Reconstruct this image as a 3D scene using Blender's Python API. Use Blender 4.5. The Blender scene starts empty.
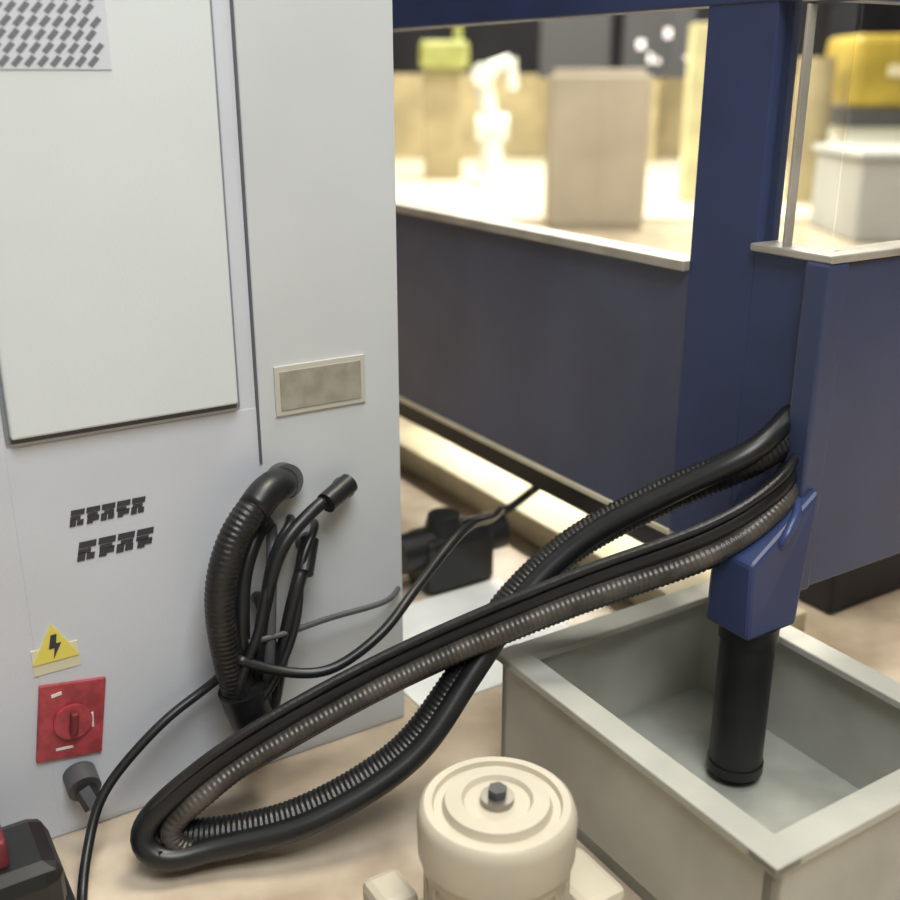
import bpy, bmesh, math, random
from mathutils import Vector, Matrix
random.seed(4)
sc = bpy.context.scene
sc.view_settings.view_transform = 'Standard'
ROT = math.radians(32)
A = Vector((.848, .530, 0)); B = Vector((-.530, .848, 0)); N = Vector((.530, -.848, 0))
CAB = Vector((-.10, 2.02, 0)); COR = Vector((.67, 1.86, 0))

# ---------------- materials ----------------
def mat(name, col, rough=.5, metal=0, noise=0, nscale=8, bump=0, bscale=60, col2=None, spec=.5):
    m = bpy.data.materials.new(name); m.use_nodes = True
    nt = m.node_tree; b = nt.nodes['Principled BSDF']
    b.inputs['Roughness'].default_value = rough; b.inputs['Metallic'].default_value = metal
    b.inputs['Specular IOR Level'].default_value = spec
    tc = nt.nodes.new('ShaderNodeTexCoord')
    nz = nt.nodes.new('ShaderNodeTexNoise'); nz.inputs['Scale'].default_value = nscale; nz.inputs['Detail'].default_value = 5
    nt.links.new(tc.outputs['Object'], nz.inputs['Vector'])
    rp = nt.nodes.new('ShaderNodeValToRGB')
    c2 = col2 if col2 else tuple(c * (1 - noise) for c in col)
    rp.color_ramp.elements[0].color = (*c2, 1); rp.color_ramp.elements[1].color = (*col, 1)
    rp.color_ramp.elements[0].position = .35; rp.color_ramp.elements[1].position = .65
    nt.links.new(nz.outputs['Fac'], rp.inputs['Fac']); nt.links.new(rp.outputs['Color'], b.inputs['Base Color'])
    if bump:
        n2 = nt.nodes.new('ShaderNodeTexNoise'); n2.inputs['Scale'].default_value = bscale
        nt.links.new(tc.outputs['Object'], n2.inputs['Vector'])
        bp = nt.nodes.new('ShaderNodeBump'); bp.inputs['Strength'].default_value = bump; bp.inputs['Distance'].default_value = .004
        nt.links.new(n2.outputs['Fac'], bp.inputs['Height']); nt.links.new(bp.outputs['Normal'], b.inputs['Normal'])
    return m
M = {}
M['cab'] = mat('cabinet_paint', (.61, .64, .69), .42, noise=.06, nscale=3, bump=.08, bscale=200)
M['door'] = mat('cabinet_door_paint', (.67, .72, .72), .4, noise=.04, nscale=3, bump=.06, bscale=200)
M['strip'] = mat('cabinet_side_paint', (.59, .62, .63), .45, noise=.06, nscale=3)
M['gap'] = mat('dark_gap', (.10, .10, .11), .8)
M['gapl'] = mat('painted_seam_shadow', (.22, .24, .27), .8)
M['navy'] = mat('slate_navy_paint', (.076, .088, .145), .36, noise=.25, nscale=3, bump=.05)
M['navyd'] = mat('navy_post_paint', (.033, .052, .14), .42, noise=.25, nscale=3)
M['navyl'] = mat('navy_door_paint', (.045, .062, .135), .35, noise=.2, nscale=3)
M['alu'] = mat('aluminium_trim', (.50, .47, .41), .35, .3, noise=.3)
M['black'] = mat('black_rubber', (.012, .013, .014), .38, noise=.3, nscale=20)
M['hose'] = mat('dark_hose', (.018, .018, .018), .38, noise=.4, nscale=30, bump=.2, bscale=120)
M['hoseb'] = mat('brown_grey_hose', (.085, .075, .064), .35, noise=.6, nscale=14, bump=.2, bscale=90)
M['grey'] = mat('dark_grey_plastic', (.07, .07, .075), .5)
M['tray'] = mat('grey_tank_paint', (.52, .52, .46), .4, noise=.22, nscale=5, bump=.1, bscale=40)
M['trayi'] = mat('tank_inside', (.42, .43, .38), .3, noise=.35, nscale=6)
M['cream'] = mat('cream_pump_paint', (.56, .51, .40), .38, noise=.15, nscale=6, bump=.1)
M['creamd'] = mat('cream_cast', (.50, .43, .32), .5, noise=.4, nscale=10, bump=.3)
M['steel'] = mat('steel', (.35, .33, .3), .35, .8, noise=.3)
M['plate'] = mat('nameplate_metal', (.40, .39, .32), .4, .2, noise=.25, nscale=25)
M['plateb'] = mat('nameplate_border', (.58, .57, .50), .4, .2)
M['yellow'] = mat('yellow_label', (.78, .66, .12), .5)
M['paley'] = mat('pale_yellow_label', (.68, .65, .46), .5)
M['red'] = mat('red_label', (.46, .06, .075), .45, noise=.4, nscale=40)
M['dred'] = mat('dark_red', (.16, .02, .03), .45)
M['white'] = mat('white_paint', (.72, .74, .70), .4)
M['ink'] = mat('black_ink', (.04, .04, .05), .6)
M['grille'] = mat('grille_dark', (.16, .17, .19), .6)
M['ylw'] = mat('yellow_machine', (.50, .37, .06), .4, noise=.4, nscale=2)
M['beige'] = mat('beige_panel', (.46, .38, .22), .6, noise=.35, nscale=1.6)
M['beigec'] = mat('beige_cabinet', (.50, .44, .36), .6, noise=.15, nscale=2)
M['darkw'] = mat('dark_booth', (.03, .03, .045), .6, noise=.5, nscale=1)
M['blue'] = mat('blue_hose', (.035, .055, .15), .35)
M['green'] = mat('green_lamp', (.36, .37, .12), .4, noise=.3, nscale=4)
M['rail'] = mat('cream_rail', (.78, .70, .50), .45, noise=.2, nscale=8)
M['floor'] = mat('floor_epoxy', (.66, .56, .43), .28, nscale=5, col2=(.40, .32, .235), bump=.05, bscale=8)
M['sheet'] = mat('pale_sheet', (.85, .87, .84), .3, noise=.08, nscale=9, bump=.4, bscale=14)
cl = mat('hall_ceiling', (.25, .25, .27), .8)
def glass():
    m = bpy.data.materials.new('window_glass'); m.use_nodes = True; nt = m.node_tree
    nt.nodes.remove(nt.nodes['Principled BSDF']); o = nt.nodes['Material Output']
    t = nt.nodes.new('ShaderNodeBsdfTransparent'); t.inputs[0].default_value = (.93, .95, .95, 1)
    g = nt.nodes.new('ShaderNodeBsdfGlossy'); g.inputs['Roughness'].default_value = .08
    x = nt.nodes.new('ShaderNodeMixShader'); x.inputs[0].default_value = .05
    nt.links.new(t.outputs[0], x.inputs[1]); nt.links.new(g.outputs[0], x.inputs[2]); nt.links.new(x.outputs[0], o.inputs[0])
    return m
M['glass'] = glass()
def emis(name, c, s):
    m = bpy.data.materials.new(name); m.use_nodes = True; b = m.node_tree.nodes['Principled BSDF']
    b.inputs['Emission Color'].default_value = (*c, 1); b.inputs['Emission Strength'].default_value = s
    b.inputs['Base Color'].default_value = (*c, 1); return m
M['screen'] = emis('screen_glow', (.8, .75, .8), .6)

# ---------------- helpers ----------------
def empty(name, loc=(0, 0, 0), rz=0):
    e = bpy.data.objects.new(name, None); e.location = loc; e.rotation_euler[2] = rz
    sc.collection.objects.link(e); return e
def finish(name, bm, parent, m, smooth=False, bevel=0):
    me = bpy.data.meshes.new(name); bm.normal_update(); bm.to_mesh(me); bm.free()
    o = bpy.data.objects.new(name, me); sc.collection.objects.link(o); me.materials.append(m)
    if parent: o.parent = parent
    if smooth:
        for p in me.polygons: p.use_smooth = True
    if bevel:
        b = o.modifiers.new('b', 'BEVEL'); b.width = bevel; b.segments = 2; b.limit_method = 'ANGLE'
    return o
def box(name, parent, lo, hi, m, bevel=.003, rot=None):
    bm = bmesh.new(); bmesh.ops.create_cube(bm, size=1)
    c = [(lo[i] + hi[i]) / 2 for i in range(3)]; d = [abs(hi[i] - lo[i]) for i in range(3)]
    bmesh.ops.scale(bm, vec=d, verts=bm.verts)
    if rot is not None: bmesh.ops.transform(bm, matrix=rot, verts=bm.verts)
    bmesh.ops.translate(bm, vec=c, verts=bm.verts)
    return finish(name, bm, parent, m, bevel=min(bevel, min(d) * .3))
def lathe(name, parent, prof, m, loc=(0, 0, 0), seg=64):
    bm = bmesh.new(); rings = []
    for r, z in prof:
        rings.append([bm.verts.new((r * math.cos(2 * math.pi * i / seg) + loc[0], r * math.sin(2 * math.pi * i / seg) + loc[1], z + loc[2])) for i in range(seg)])
    for a, b in zip(rings, rings[1:]):
        for i in range(seg): bm.faces.new((a[i], a[(i + 1) % seg], b[(i + 1) % seg], b[i]))
    bm.faces.new(rings[-1]); bm.faces.new(rings[0][::-1])
    o = finish(name, bm, parent, m, smooth=True)
    o.modifiers.new('e', 'EDGE_SPLIT').split_angle = math.radians(35); return o
def catmull(pts, n=14):
    P = [Vector(p) for p in pts]; P = [P[0] * 2 - P[1]] + P + [P[-1] * 2 - P[-2]]; out = []
    for i in range(1, len(P) - 2):
        for k in range(n):
            t = k / n; a, b, c, d = P[i - 1:i + 3]
            out.append(.5 * ((2 * b) + (c - a) * t + (2 * a - 5 * b + 4 * c - d) * t * t + (3 * b - a - 3 * c + d) * t ** 3))
    out.append(P[-2]); return out
def tube(name, parent, pts, r, m, rib=0, pitch=.012, seg=16):
    C = catmull(pts)
    step = pitch / 4 if rib else .012
    Q = [C[0]]; acc = 0
    for a, b in zip(C, C[1:]):
        L = (b - a).length; pos = step - acc
        while pos <= L and L > 0:
            Q.append(a.lerp(b, pos / L)); pos += step
        acc = (acc + L) % step if L > 0 else acc
    for _ in range(6):
        Q = [Q[0]] + [(Q[i - 1] + Q[i] * 2 + Q[i + 1]) / 4 for i in range(1, len(Q) - 1)] + [Q[-1]]
    bm = bmesh.new(); T = (Q[1] - Q[0]).normalized()
    u = T.orthogonal().normalized(); prev = None; n = len(Q)
    for i, q in enumerate(Q):
        T = ((Q[min(i + 1, n - 1)] - Q[max(i - 1, 0)])).normalized()
        u = (u - T * u.dot(T)).normalized(); w = T.cross(u)
        rr = r + (rib * (1 if i % 4 in (0, 1) else -1) if rib else 0)
        ring = [bm.verts.new(q + (u * math.cos(2 * math.pi * k / seg) + w * math.sin(2 * math.pi * k / seg)) * rr) for k in range(seg)]
        if prev:
            for k in range(seg): bm.faces.new((prev[k], prev[(k + 1) % seg], ring[(k + 1) % seg], ring[k]))
        else: bm.faces.new(ring[::-1])
        prev = ring
    bm.faces.new(prev)
    return finish(name, bm, parent, m, smooth=True)
def cyl(name, parent, p0, p1, r, m, r2=None, seg=32):
    p0 = Vector(p0); p1 = Vector(p1); T = (p1 - p0).normalized(); u = T.orthogonal().normalized(); w = T.cross(u)
    bm = bmesh.new(); r2 = r if r2 is None else r2
    a = [bm.verts.new(p0 + (u * math.cos(2 * math.pi * k / seg) + w * math.sin(2 * math.pi * k / seg)) * r) for k in range(seg)]
    b = [bm.verts.new(p1 + (u * math.cos(2 * math.pi * k / seg) + w * math.sin(2 * math.pi * k / seg)) * r2) for k in range(seg)]
    for k in range(seg): bm.faces.new((a[k], a[(k + 1) % seg], b[(k + 1) % seg], b[k]))
    bm.faces.new(a[::-1]); bm.faces.new(b)
    o = finish(name, bm, parent, m, smooth=True); o.modifiers.new('e', 'EDGE_SPLIT').split_angle = math.radians(40); return o
def polys(name, parent, plist, y, m, th=.0015):
    bm = bmesh.new()
    for pl in plist:
        f = [bm.verts.new((x, y, z)) for x, z in pl]; g = [bm.verts.new((x, y + th, z)) for x, z in pl]
        bm.faces.new(f); bm.faces.new(g[::-1]); n = len(f)
        for i in range(n): bm.faces.new((f[(i + 1) % n], f[i], g[i], g[(i + 1) % n]))
    bmesh.ops.recalc_face_normals(bm, faces=bm.faces)
    return finish(name, bm, parent, m)
def cw(L, o, z):
    return CAB - A * L + N * o + Vector((0, 0, z))

# ---------------- shell ----------------
box('floor', None, (-16, -4, -.1), (22, 26, 0), M['floor'], 0)
box('ceiling', None, (-16, -4, 6), (22, 26, 6.1), cl, 0)
box('wall_back', None, (-16, 24, 0), (22, 24.2, 6), M['darkw'], 0)
box('wall_left', None, (-16.2, -4, 0), (-16, 26, 6), M['darkw'], 0)
box('wall_right', None, (22, -4, 0), (22.2, 26, 6), M['darkw'], 0)
wf = mat('hall_wall', (.5, .5, .5), .8)
box('wall_front', None, (-16, -4.2, 0), (22, -4, 6), wf, 0)

# ---------------- electrical cabinet ----------------
cab = empty('electrical_cabinet', CAB, ROT)
box('body', cab, (-1.15, 0, 0), (0, .55, 2.1), M['cab'], .006)
box('side_strip', cab, (-.298, -.001, .012), (-.004, .003, 2.08), M['strip'], 0)
box('lower_cover', cab, (-.745, -.0012, .012), (-.2975, .003, .775), M['cab'], 0)
box('seam', cab, (-.306, -.004, .665), (-.301, .003, 2.08), M['gap'], 0)
box('door_gasket', cab, (-.742, -.006, .783), (-.338, .003, 1.9), M['gapl'], .001)  # border round the door, with seam shade put into its grey
box('door_painted_shadow', cab, (-.735, -.012, .785), (-.347, -.003, .796), M['gap'], 0)  # dark strip, shade below the door edge put into colour
box('door', cab, (-.735, -.024, .795), (-.347, -.004, 1.9), M['door'], .004)
gl = []
for r in range(13):
    for c in range(16):
        x = -.80 + c * .0185 + (r % 2) * .00925; z = 1.374 + r * .0185
        if x + .009 < -.518: gl.append([(x - .0095, z - .004), (x - .003, z - .009), (x + .0095, z + .004), (x + .003, z + .009)])
polys('vent_grille', cab, gl, -.0265, M['grille'], .003)
box('vent_plate', cab, (-.732, -.026, 1.362), (-.514, -.022, 1.62), M['cab'], .001)
box('nameplate_border', cab, (-.268, -.006, .752), (-.080, -.001, .848), M['plateb'], .001)
box('nameplate_face', cab, (-.258, -.008, .762), (-.090, -.003, .838), M['plate'], .001)
# stencil marks: two rows of illegible slanted characters
st = []
for z0, h, x00, n, g in ((.617, .032, -.660, 5, .0265), (.550, .038, -.655, 4, .034)):
    for q in range(n):
        x0 = x00 + q * g; w = g * .92
        def pg(fx, fz, fw, fh):
            x = x0 + fx * w; z = z0 + fz * h; s = .25 * g
            st.append([(x + fz * s, z), (x + fw * w + fz * s, z), (x + fw * w + (fz + fh) * s, z + fh * h), (x + (fz + fh) * s, z + fh * h)])
        pg(0, .62, .95, .30); pg(.10 * (q % 3), .36, .7, .2)
        pg(.0 + .12 * (q % 2), .0, .42, .42); pg(.5, .02 + .1 * (q % 2), .44, .30)
polys('stencil_marks', cab, st, -.0030, M['ink'])
box('warning_label', cab, (-.752, -.003, .350), (-.672, 0, .400), M['paley'], 0)
polys('warning_triangle', cab, [[(-.752, .372), (-.672, .372), (-.712, .444)]], -.005, M['yellow'], .004)
polys('warning_bolt', cab, [[(-.716, .424), (-.706, .424), (-.709, .406), (-.700, .406), (-.716, .378), (-.712, .398), (-.722, .398)]], -.0065, M['ink'])
rt = Matrix.Rotation(math.radians(9), 4, 'Y')
box('isolator_plate', cab, (-.760, -.008, .168), (-.643, 0, .322), M['red'], .004, rot=rt)
cyl('isolator_base', cab, (-.70, -.008, .245), (-.70, -.016, .245), .034, M['red'])
box('isolator_handle', cab, (-.707, -.030, .222), (-.693, -.014, .268), M['dred'], .004, rot=rt)
polys('isolator_print', cab, [[(-.730, .302), (-.712, .304), (-.712, .310), (-.730, .308)], [(-.735, .192), (-.705, .189), (-.705, .194), (-.735, .197)], [(-.668, .22), (-.664, .22), (-.662, .25), (-.666, .25)]], -.0095, M['white'])
cyl('cable_gland', cab, (-.70, 0, .125), (-.70, -.04, .115), .030, M['grey'])
cyl('cable_gland_nut', cab, (-.70, -.04, .115), (-.69, -.065, .09), .020, M['black'], seg=6)
for i, (L, z, r) in enumerate(((.265, .630, .034), (.14, .59, .020), (.225, .49, .018))):
    cyl('entry_fitting_%d' % (i + 1), cab, (-L, .0, z - .005), (-L, -.03, z), r, M['grey'])

fb = empty('foot_pedal', CAB, ROT)
box('pedal_base', fb, (-1.02, -.30, 0), (-.77, -.10, .05), M['black'], .01)
box('pedal_hood', fb, (-1.0, -.28, .05), (-.785, -.11, .16), M['black'], .03)
box('pedal_tread', fb, (-.98, -.24, .155), (-.86, -.11, .21), M['dred'], .01)

# ---------------- machine enclosure ----------------
ma = empty('machine_enclosure', COR, ROT)
box('side_panel', ma, (0, .339, .40), (.05, 2.7, .985), M['navy'], .002)
box('corner_panel', ma, (-.001, .028, .40), (.05, .171, 1.045), M['navyd'], .002)
box('corner_post', ma, (-.002, .169, .40), (.06, .3395, 2.2), M['navyd'], .002)
box('rear_post', ma, (-.01, 1.95, .985), (.06, 2.1, 2.2), M['navyd'], .004)
box('header', ma, (-.005, 0, 1.478), (.05, 2.7, 2.2), M['navyd'], .004)
box('front_header', ma, (0, -.004, 1.47), (1.4, .05, 2.2), M['navyd'], .004)
box('front_door', ma, (.03, -.012, .40), (1.4, .04, 1.045), M['navyl'], .005)
box('corner_strip', ma, (-.022, -.020, .40), (.034, .034, 1.043), M['navyl'], .006)
box('sill_trim', ma, (-.02, .339, .978), (.055, 1.95, 1.0), M['alu'], .003)
box('sill_trim_right', ma, (-.018, -.02, 1.043), (.055, .169, 1.058), M['alu'], .003)
box('sill_trim_front', ma, (.05, -.02, 1.043), (1.4, .045, 1.058), M['alu'], .003)
box('window_mullion', ma, (-.006, .098, 1.05), (.016, .104, 1.47), M['alu'], .002)
box('window_glass_side', ma, (.02, .339, 1.0), (.026, 1.95, 1.478), M['glass'], 0)
box('window_glass_corner', ma, (.02, .02, 1.058), (.026, .169, 1.478), M['glass'], 0)
box('window_glass_front', ma, (.028, .013, 1.058), (1.4, .019, 1.47), M['glass'], 0)
box('bottom_edge_trim', ma, (-.006, .34, .388), (.05, 2.7, .402), M['rail'], .002)
box('front_leg', ma, (1.2, .0, 0), (1.3, .1, .4), M['navy'], .004)
box('bed_shade_box', ma, (.62, .35, .0), (1.3, 2.7, .55), M['darkw'], .01)  # dark box, the shadow under the machine put into its colour
box('bed_rail', ma, (.22, .30, .0), (.46, 2.7, .085), M['rail'], .005)
box('bed_beam', ma, (.012, .36, .325), (.40, 2.6, .387), M['black'], .005)
box('bed_foot', ma, (.12, 2.4, 0), (.2, 2.48, .34), M['black'], .005)
box('fill_light_housing', ma, (.40, .7, .34), (.46, 2.1, .37), M['alu'], .004)  # made-up housing over the added rail lamp
# drain housing
bm = bmesh.new()
b_ = [(-.195, -.075, .375), (-.065, -.075, .375), (-.065, .035, .375), (-.195, .035, .375)]
t = [(-.185, -.06, .52), (.01, -.035, .62), (.01, .14, .62), (-.185, .04, .52)]
tv = [bm.verts.new(p) for p in t]; bv = [bm.verts.new(p) for p in b_]
bm.faces.new(tv); bm.faces.new(bv[::-1])
for i in range(4): bm.faces.new((tv[(i + 1) % 4], tv[i], bv[i], bv[(i + 1) % 4]))
bmesh.ops.recalc_face_normals(bm, faces=bm.faces)
finish('drain_housing', bm, ma, M['navyd'], bevel=.008)
cyl('drain_pipe', ma, (-.13, -.02, .38), (-.13, -.02, .055), .052, M['black'])
cyl('drain_pipe_collar', ma, (-.13, -.02, .378), (-.13, -.02, .345), .056, M['black'])
cyl('drain_pipe_rim', ma, (-.13, -.02, .07), (-.13, -.02, .05), .055, M['black'])
tube('blue_hose', ma, [(-.10, -.03, .52), (-.11, -.06, .55), (-.08, -.05, .575), (-.04, -.03, .59), (.01, .03, .61)], .009, M['blue'])

# ---------------- coolant tank ----------------
tr = empty('coolant_tank', (.475, 1.24, 0), ROT)
W, Lh, Hh, th = .56, .70, .27, .022
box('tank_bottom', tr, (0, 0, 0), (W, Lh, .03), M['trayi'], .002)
box('tank_wall_left', tr, (0, 0, .0), (th, Lh, Hh), M['tray'], .003)
box('tank_wall_right', tr, (W - th, 0, .0), (W, Lh, Hh), M['tray'], .003)
box('tank_wall_near', tr, (0, 0, .0), (W, th, Hh), M['tray'], .003)
box('tank_wall_far', tr, (0, Lh - th, .0), (W, Lh, Hh), M['tray'], .003)
box('tank_rim_left', tr, (-.012, -.012, Hh - .012), (.045, Lh + .012, Hh + .006), M['tray'], .003)
box('tank_rim_near', tr, (-.012, -.012, Hh - .0125), (W + .012, .045, Hh + .0055), M['tray'], .003)
box('tank_rim_right', tr, (W - .045, -.012, Hh - .012), (W + .012, Lh + .012, Hh + .0052), M['tray'], .003)
box('tank_rim_far', tr, (-.012, Lh - .045, Hh - .012), (W + .012, Lh + .012, Hh + .0048), M['tray'], .003)
box('tank_baffle', tr, (.13, .03, .03), (.142, Lh - .03, .10), M['tray'], .002)

# ---------------- coolant pump ----------------
pu = empty('coolant_pump', (.072, 1.33, 0), ROT)
lathe('motor_body', pu, [(.10, .05), (.110, .06), (.110, .20), (.116, .205), (.116, .222), (.122, .228), (.123, .29), (.118, .306), (.112, .311), (.100, .311), (.097, .303), (.085, .303), (.080, .316), (.055, .318), (.05, .311), (.03, .311)], M['cream'])
cyl('shaft_boss', pu, (0, 0, .30), (0, 0, .322), .026, M['steel'])
cyl('shaft_nut', pu, (0, 0, .32), (0, 0, .336), .015, M['grey'], seg=6)
for i in range(20):
    a = i * math.pi / 10
    box('cooling_fin_%d' % (i + 1), pu, (.106 * math.cos(a) - .008, .106 * math.sin(a) - .003, .07), (.106 * math.cos(a) + .010, .106 * math.sin(a) + .003, .2), M['cream'], .001, rot=Matrix.Rotation(a, 4, 'Z'))
box('pump_flange', pu, (-.14, -.14, 0), (.14, .14, .05), M['creamd'], .012)
box('pump_manifold', pu, (-.38, .00, 0), (-.12, .17, .07), M['creamd'], .025)
cyl('manifold_cap', pu, (-.28, .09, .07), (-.28, .09, .10), .055, M['creamd'])
cyl('manifold_port', pu, (-.28, .09, .095), (-.28, .09, .108), .028, M['grey'])
box('manifold_valve', pu, (-.17, .06, .05), (-.10, .14, .14), M['cream'], .015)
box('pump_outlet', pu, (.11, -.09, 0), (.20, .04, .12), M['cream'], .015)
box('pale_floor_sheet', None, (-.22, 2.14, 0), (.30, 2.60, .006), M['sheet'], .002, rot=Matrix.Rotation(ROT, 4, 'Z'))  # thin pale sheet on the floor, a whitish patch between the hoses

# ---------------- main hose bundle ----------------
hb = empty('coolant_hose_bundle')
h = lambda l: [Vector(p) / 200 for p in l]
main = [(134, 378, 120), (120, 366, 113), (94, 360, 101), (42, 358, 81), (-19, 350, 57), (-73, 332, 36), (-98, 320, 22), (-104, 316, 14), (-92, 314, 9), (-56, 319, 14), (-19, 333, 30), (4, 348, 54), (24, 367, 77), (50, 377, 98), (82, 377, 117), (112, 374, 133), (131, 382, 142)]
tube('corrugated_hose', hb, h(main), .034, M['hose'], rib=.0009, pitch=.010)
up = h([(133, 380, 131), (120, 364, 124), (94, 355, 111), (42, 352, 91), (-19, 344, 66), (-70, 326, 45), (-98, 312, 30), (-110, 305, 17), (-102, 302, 9)])
tube('smooth_hose', hb, up + h([(-84, 307, 10), (-50, 312, 17), (-14, 326, 34), (8, 344, 58), (30, 362, 84), (54, 370, 104), (84, 370, 122), (112, 369, 138), (131, 382, 150)]), .022, M['black'])
tube('armoured_hose', hb, h([(134, 378, 125), (120, 361, 117), (94, 351, 104), (42, 348, 85), (-19, 339, 60), (-68, 323, 39), (-88, 313, 28), (-99, 308, 18), (-94, 306, 10), (-76, 311, 8), (-50, 318, 14)]), .020, M['hoseb'], rib=.0005, pitch=.01)
tube('power_cable', hb, [p + Vector((0, -.02, .030)) for p in up[:6]] + [Vector((-.50, 1.545, .165)), Vector((-.555, 1.53, .09)), Vector((-.50, 1.50, .055))], .009, M['hose'])
tube('return_cable', hb, [p + Vector((.01, -.01, -.046)) for p in up[1:6]] + [Vector((-.46, 1.55, .13)), Vector((-.50, 1.56, .06)), Vector((-.40, 1.56, .05)), Vector((-.25, 1.60, .09))], .012, M['black'])

# ---------------- cabinet cables ----------------
cc = empty('cabinet_cable_loom')
k = lambda l: [cw(a / 200, o, z / 200) for a, o, z in l]
tube('conduit', cc, k([(53, .0, 124), (56, .035, 126), (67, .07, 125), (80, .09, 113), (87, .10, 94), (86, .095, 68), (80, .085, 38), (78, .08, 26)]), .028, M['hose'], rib=.0006, pitch=.010)
tube('conduit_sheath', cc, k([(53, .005, 124), (55.5, .035, 126), (64, .065, 127), (72, .085, 121)]), .032, M['black'])
tube('conduit_inner', cc, k([(60, 0, 108), (66, .04, 110), (75, .07, 98), (79, .09, 80), (79, .09, 58), (75, .09, 34)]), .015, M['black'])
tube('signal_cable_1', cc, k([(28, 0, 117), (30, .03, 119), (45, .06, 115), (61, .08, 104), (70, .09, 82), (74, .09, 60), (76, .08, 36)]), .013, M['black'])
cyl('connector_1', cc, cw(.135, .03, .600), cw(.20, .06, .582), .021, M['black'])
tube('signal_cable_2', cc, k([(44, 0, 98), (46, .04, 99), (55, .08, 88), (62, .09, 68), (70, .1, 40)]), .014, M['black'])
cyl('connector_2', cc, cw(.225, .03, .50), cw(.26, .075, .455), .019, M['black'])
tube('signal_cable_3', cc, k([(58, 0, 106), (62, .05, 104), (66, .08, 88), (70, .1, 62), (74, .1, 32)]), .011, M['grey'])
tube('signal_cable_4', cc, k([(66, 0, 78), (68, .05, 82), (68, .08, 70), (68, .1, 52), (73, .1, 30)]), .012, M['black'])
tube('signal_cable_5', cc, k([(50, 0, 108), (53, .04, 110), (64, .07, 100), (74, .11, 76), (84, .12, 56), (78, .11, 34)]), .009, M['black'])
tube('signal_cable_6', cc, k([(40, 0, 104), (43, .04, 105), (52, .07, 96), (58, .10, 74), (70, .12, 54), (82, .12, 42)]), .008, M['black'])
cyl('loom_wrap', cc, cw(.405, .09, .26), cw(.375, .09, .13), .046, M['black'], .040)
tube('thin_cable_1', cc, [Vector(p) for p in [(.13, 2.50, .30), (.10, 2.35, .34), (.03, 2.1, .42), (-.07, 1.886, .385), (-.133, 1.80, .335), (-.229, 1.745, .287), (-.32, 1.72, .30), (-.40, 1.70, .34)]], .010, M['black'])
tube('thin_cable_2', cc, [Vector(p) for p in [(-.11, 2.0, .33), (-.133, 1.93, .335), (-.238, 1.85, .342), (-.314, 1.77, .352), (-.38, 1.72, .36)]], .006, M['grey'])
tube('thin_cable_3', cc, [Vector(p) for p in [(-.38, 1.74, .33), (-.457, 1.736, .26), (-.54, 1.674, .214), (-.628, 1.596, .128), (-.645, 1.53, .06), (-.635, 1.447, .012), (-.60, 1.36, .01)]], .009, M['black'])

vb = empty('valve_block', (.0, 2.70, 0), ROT)
box('block', vb, (-.11, -.07, 0), (.11, .07, .16), M['black'], .02)
cyl('solenoid', vb, (-.17, 0, .12), (.17, 0, .12), .055, M['black'])
cyl('valve_cap', vb, (-.02, 0, .15), (-.02, 0, .21), .06, M['black'], .045)
tube('valve_pipe', vb, [(.12, 0, .15), (.20, -.03, .2), (.22, -.1, .27), (.16, -.18, .31)], .012, M['black'])

# ---------------- background hall ----------------
box('bright_floor_slab', None, (-6, 10.5, 0), (14, 19, .06), mat('lit_floor_white', (.88, .82, .68), .3, noise=.2, nscale=1.3), .01)  # pale slab, brightness of the strongly lit far floor put into its colour
box('booth_partition', None, (-6, 18.6, .06), (6, 18.8, 1.42), M['beige'], .01)
bc = empty('beige_control_cabinet', (1.37, 10.0, 0))
box('carcass', bc, (-.45, 0, .05), (.45, .45, 1.38), M['beigec'], .02)
box('plinth', bc, (-.43, .02, 0), (.43, .43, .06), M['beigec'], .005)
box('door_seam', bc, (-.003, -.003, .1), (.003, 0, 1.34), M['beige'], 0)
box('top_console', bc, (-.40, 0.05, 1.38), (.40, .4, 1.43), M['beigec'], .01)
ra = empty('robot_arm', (.52, 13.6, .06))
lathe('base', ra, [(.26, 0), (.26, .1), (.16, .16), (.14, .6), (.18, .65)], M['white'], seg=24)
cyl('shoulder', ra, (-.2, 0, .72), (.2, 0, .72), .16, M['white'])
cyl('upper_arm', ra, (0, 0, .7), (-.12, 0, 1.30), .13, M['white'], .10)
cyl('elbow', ra, (-.12, -.15, 1.33), (-.12, .15, 1.33), .14, M['white'])
cyl('forearm', ra, (-.12, 0, 1.35), (.22, 0, 1.50), .10, M['white'], .07)
cyl('wrist', ra, (.22, 0, 1.52), (.25, 0, 1.15), .07, M['white'])
gm = empty('green_machine', (-.1, 14.6, .06))
box('column', gm, (-.25, 0, 0), (.25, .5, 1.4), M['beige'], .02)
box('head', gm, (-.3, -.15, 1.4), (.35, .5, 1.75), M['green'], .06)
cyl('beacon', gm, (.2, .1, 1.75), (.2, .1, 1.95), .06, M['green'])
ds = empty('display_screens', (2.6, 17.5, 0))
for i, x in enumerate((-1.2, .1, 1.5)):
    box('screen_case_%d' % (i + 1), ds, (x, 0, 1.35), (x + 1.1, .1, 2.7), M['ink'], .02)
    box('screen_stand_%d' % (i + 1), ds, (x + .4, .02, .06), (x + .6, .08, 1.4), M['beige'], .01)
for i in range(8):
    x = random.uniform(.2, 1.9); z = random.uniform(1.5, 2.2)
    box('screen_light_%d' % (i + 1), ds, (x, -.02, z), (x + random.uniform(.05, .12), -.005, z + random.uniform(.05, .15)), M['screen'], 0)
box('display_pillar', None, (2.58, 11.9, .06), (2.95, 12.2, 1.9), mat('pale_pillar', (.72, .66, .38), .5, noise=.3, nscale=3), .01)
ym = empty('yellow_machine', (4.75, 11.6, .06))
box('housing', ym, (-.55, 0, .98), (1.6, 1, 1.72), M['ylw'], .08)
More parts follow.
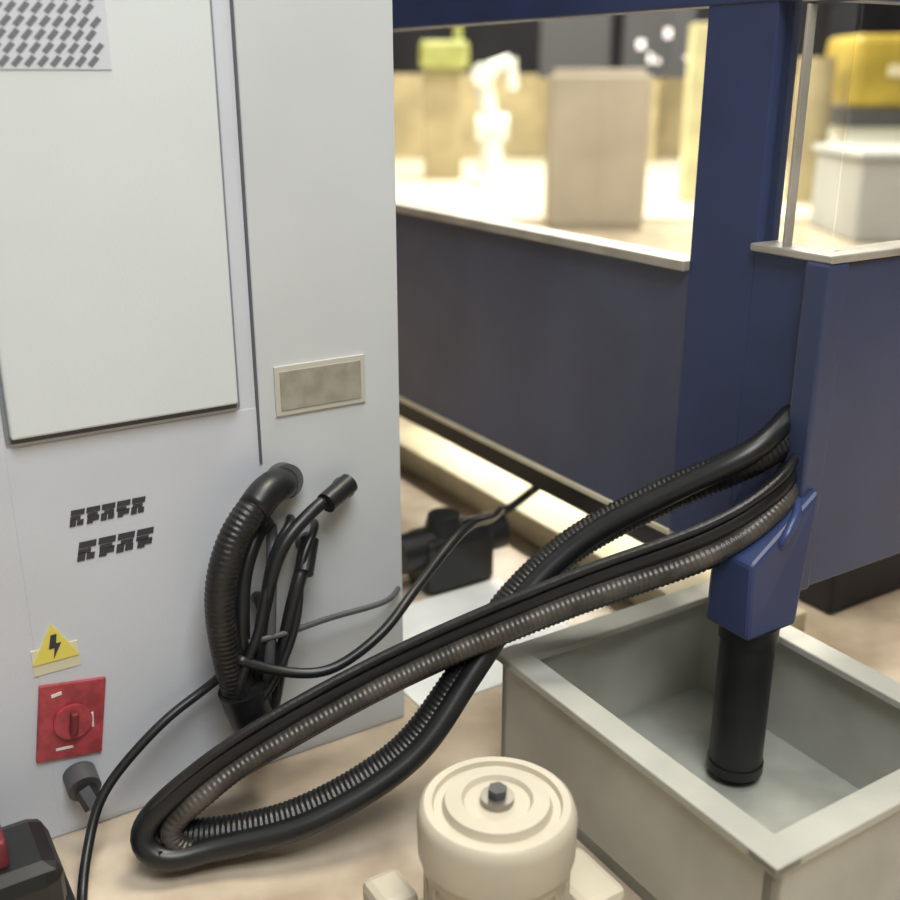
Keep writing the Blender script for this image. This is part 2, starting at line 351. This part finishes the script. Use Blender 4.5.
box('base', ym, (-.5, .05, 0), (1.5, .95, .85), M['white'], .03)
box('band', ym, (-.56, -.02, .80), (1.6, 1, .99), M['grey'], .02)
box('slot', ym, (-.2, -.03, 1.3), (1.2, .0, 1.42), M['rail'], .01)
cyl('side_tank', ym, (-.85, .3, 0), (-.85, .3, 1.5), .2, M['beige'])
cr = mat('crate_grey', (.50, .52, .53), .5, noise=.15, nscale=2)
gc = empty('grey_crate', (4.9, 9.8, 0))
box('crate_body', gc, (-1.4, -.6, 0), (1.3, .6, .70), cr, .03)
box('crate_lid', gc, (-1.44, -.64, .70), (1.34, .64, .76), cr, .02)

# ---------------- lights ----------------
def area(name, loc, size, power, col=(1, 1, 1), target=None, sy=None):
    l = bpy.data.lights.new(name, 'AREA'); l.energy = power; l.color = col; l.size = size
    if sy: l.shape = 'RECTANGLE'; l.size_y = sy
    o = bpy.data.objects.new(name, l); o.location = loc; sc.collection.objects.link(o)
    if target: o.rotation_euler = (Vector(target) - Vector(loc)).to_track_quat('-Z', 'Y').to_euler()
    return o
area('ceiling_light_key', (.6, -.6, 4.6), 2.0, 195, (.97, .99, 1), (-.1, 2, .5))
area('ceiling_light_over', (1.0, 2.4, 5.2), 1.6, 215, (1, .93, .8))
area('ceiling_light_hall', (2, 8, 5.6), 5, 650, (1, .93, .78))
area('ceiling_light_booth', (1.5, 14, 5.6), 6, 1700, (1, .92, .76))
fill_lamp = area('rail_fill_light', (.43, 1.4, .335), .05, 7, (1, .93, .78), sy=1.3); fill_lamp.parent = ma  # added lamp under the machine, there to brighten the cream rail
w = bpy.data.worlds.new('World'); sc.world = w; w.use_nodes = True
w.node_tree.nodes['Background'].inputs[0].default_value = (.85, .9, 1, 1); w.node_tree.nodes['Background'].inputs[1].default_value = .5

# ---------------- camera ----------------
cd = bpy.data.cameras.new('camera'); cd.sensor_width = 36; cd.lens = 36 * 1050 / 900
cd.dof.use_dof = True; cd.dof.focus_distance = 1.9; cd.dof.aperture_fstop = 1.8
co = bpy.data.objects.new('camera', cd); co.location = (0, 0, 1.35); co.rotation_euler = (math.radians(90 - 19.5), 0, 0)
sc.collection.objects.link(co); sc.camera = co
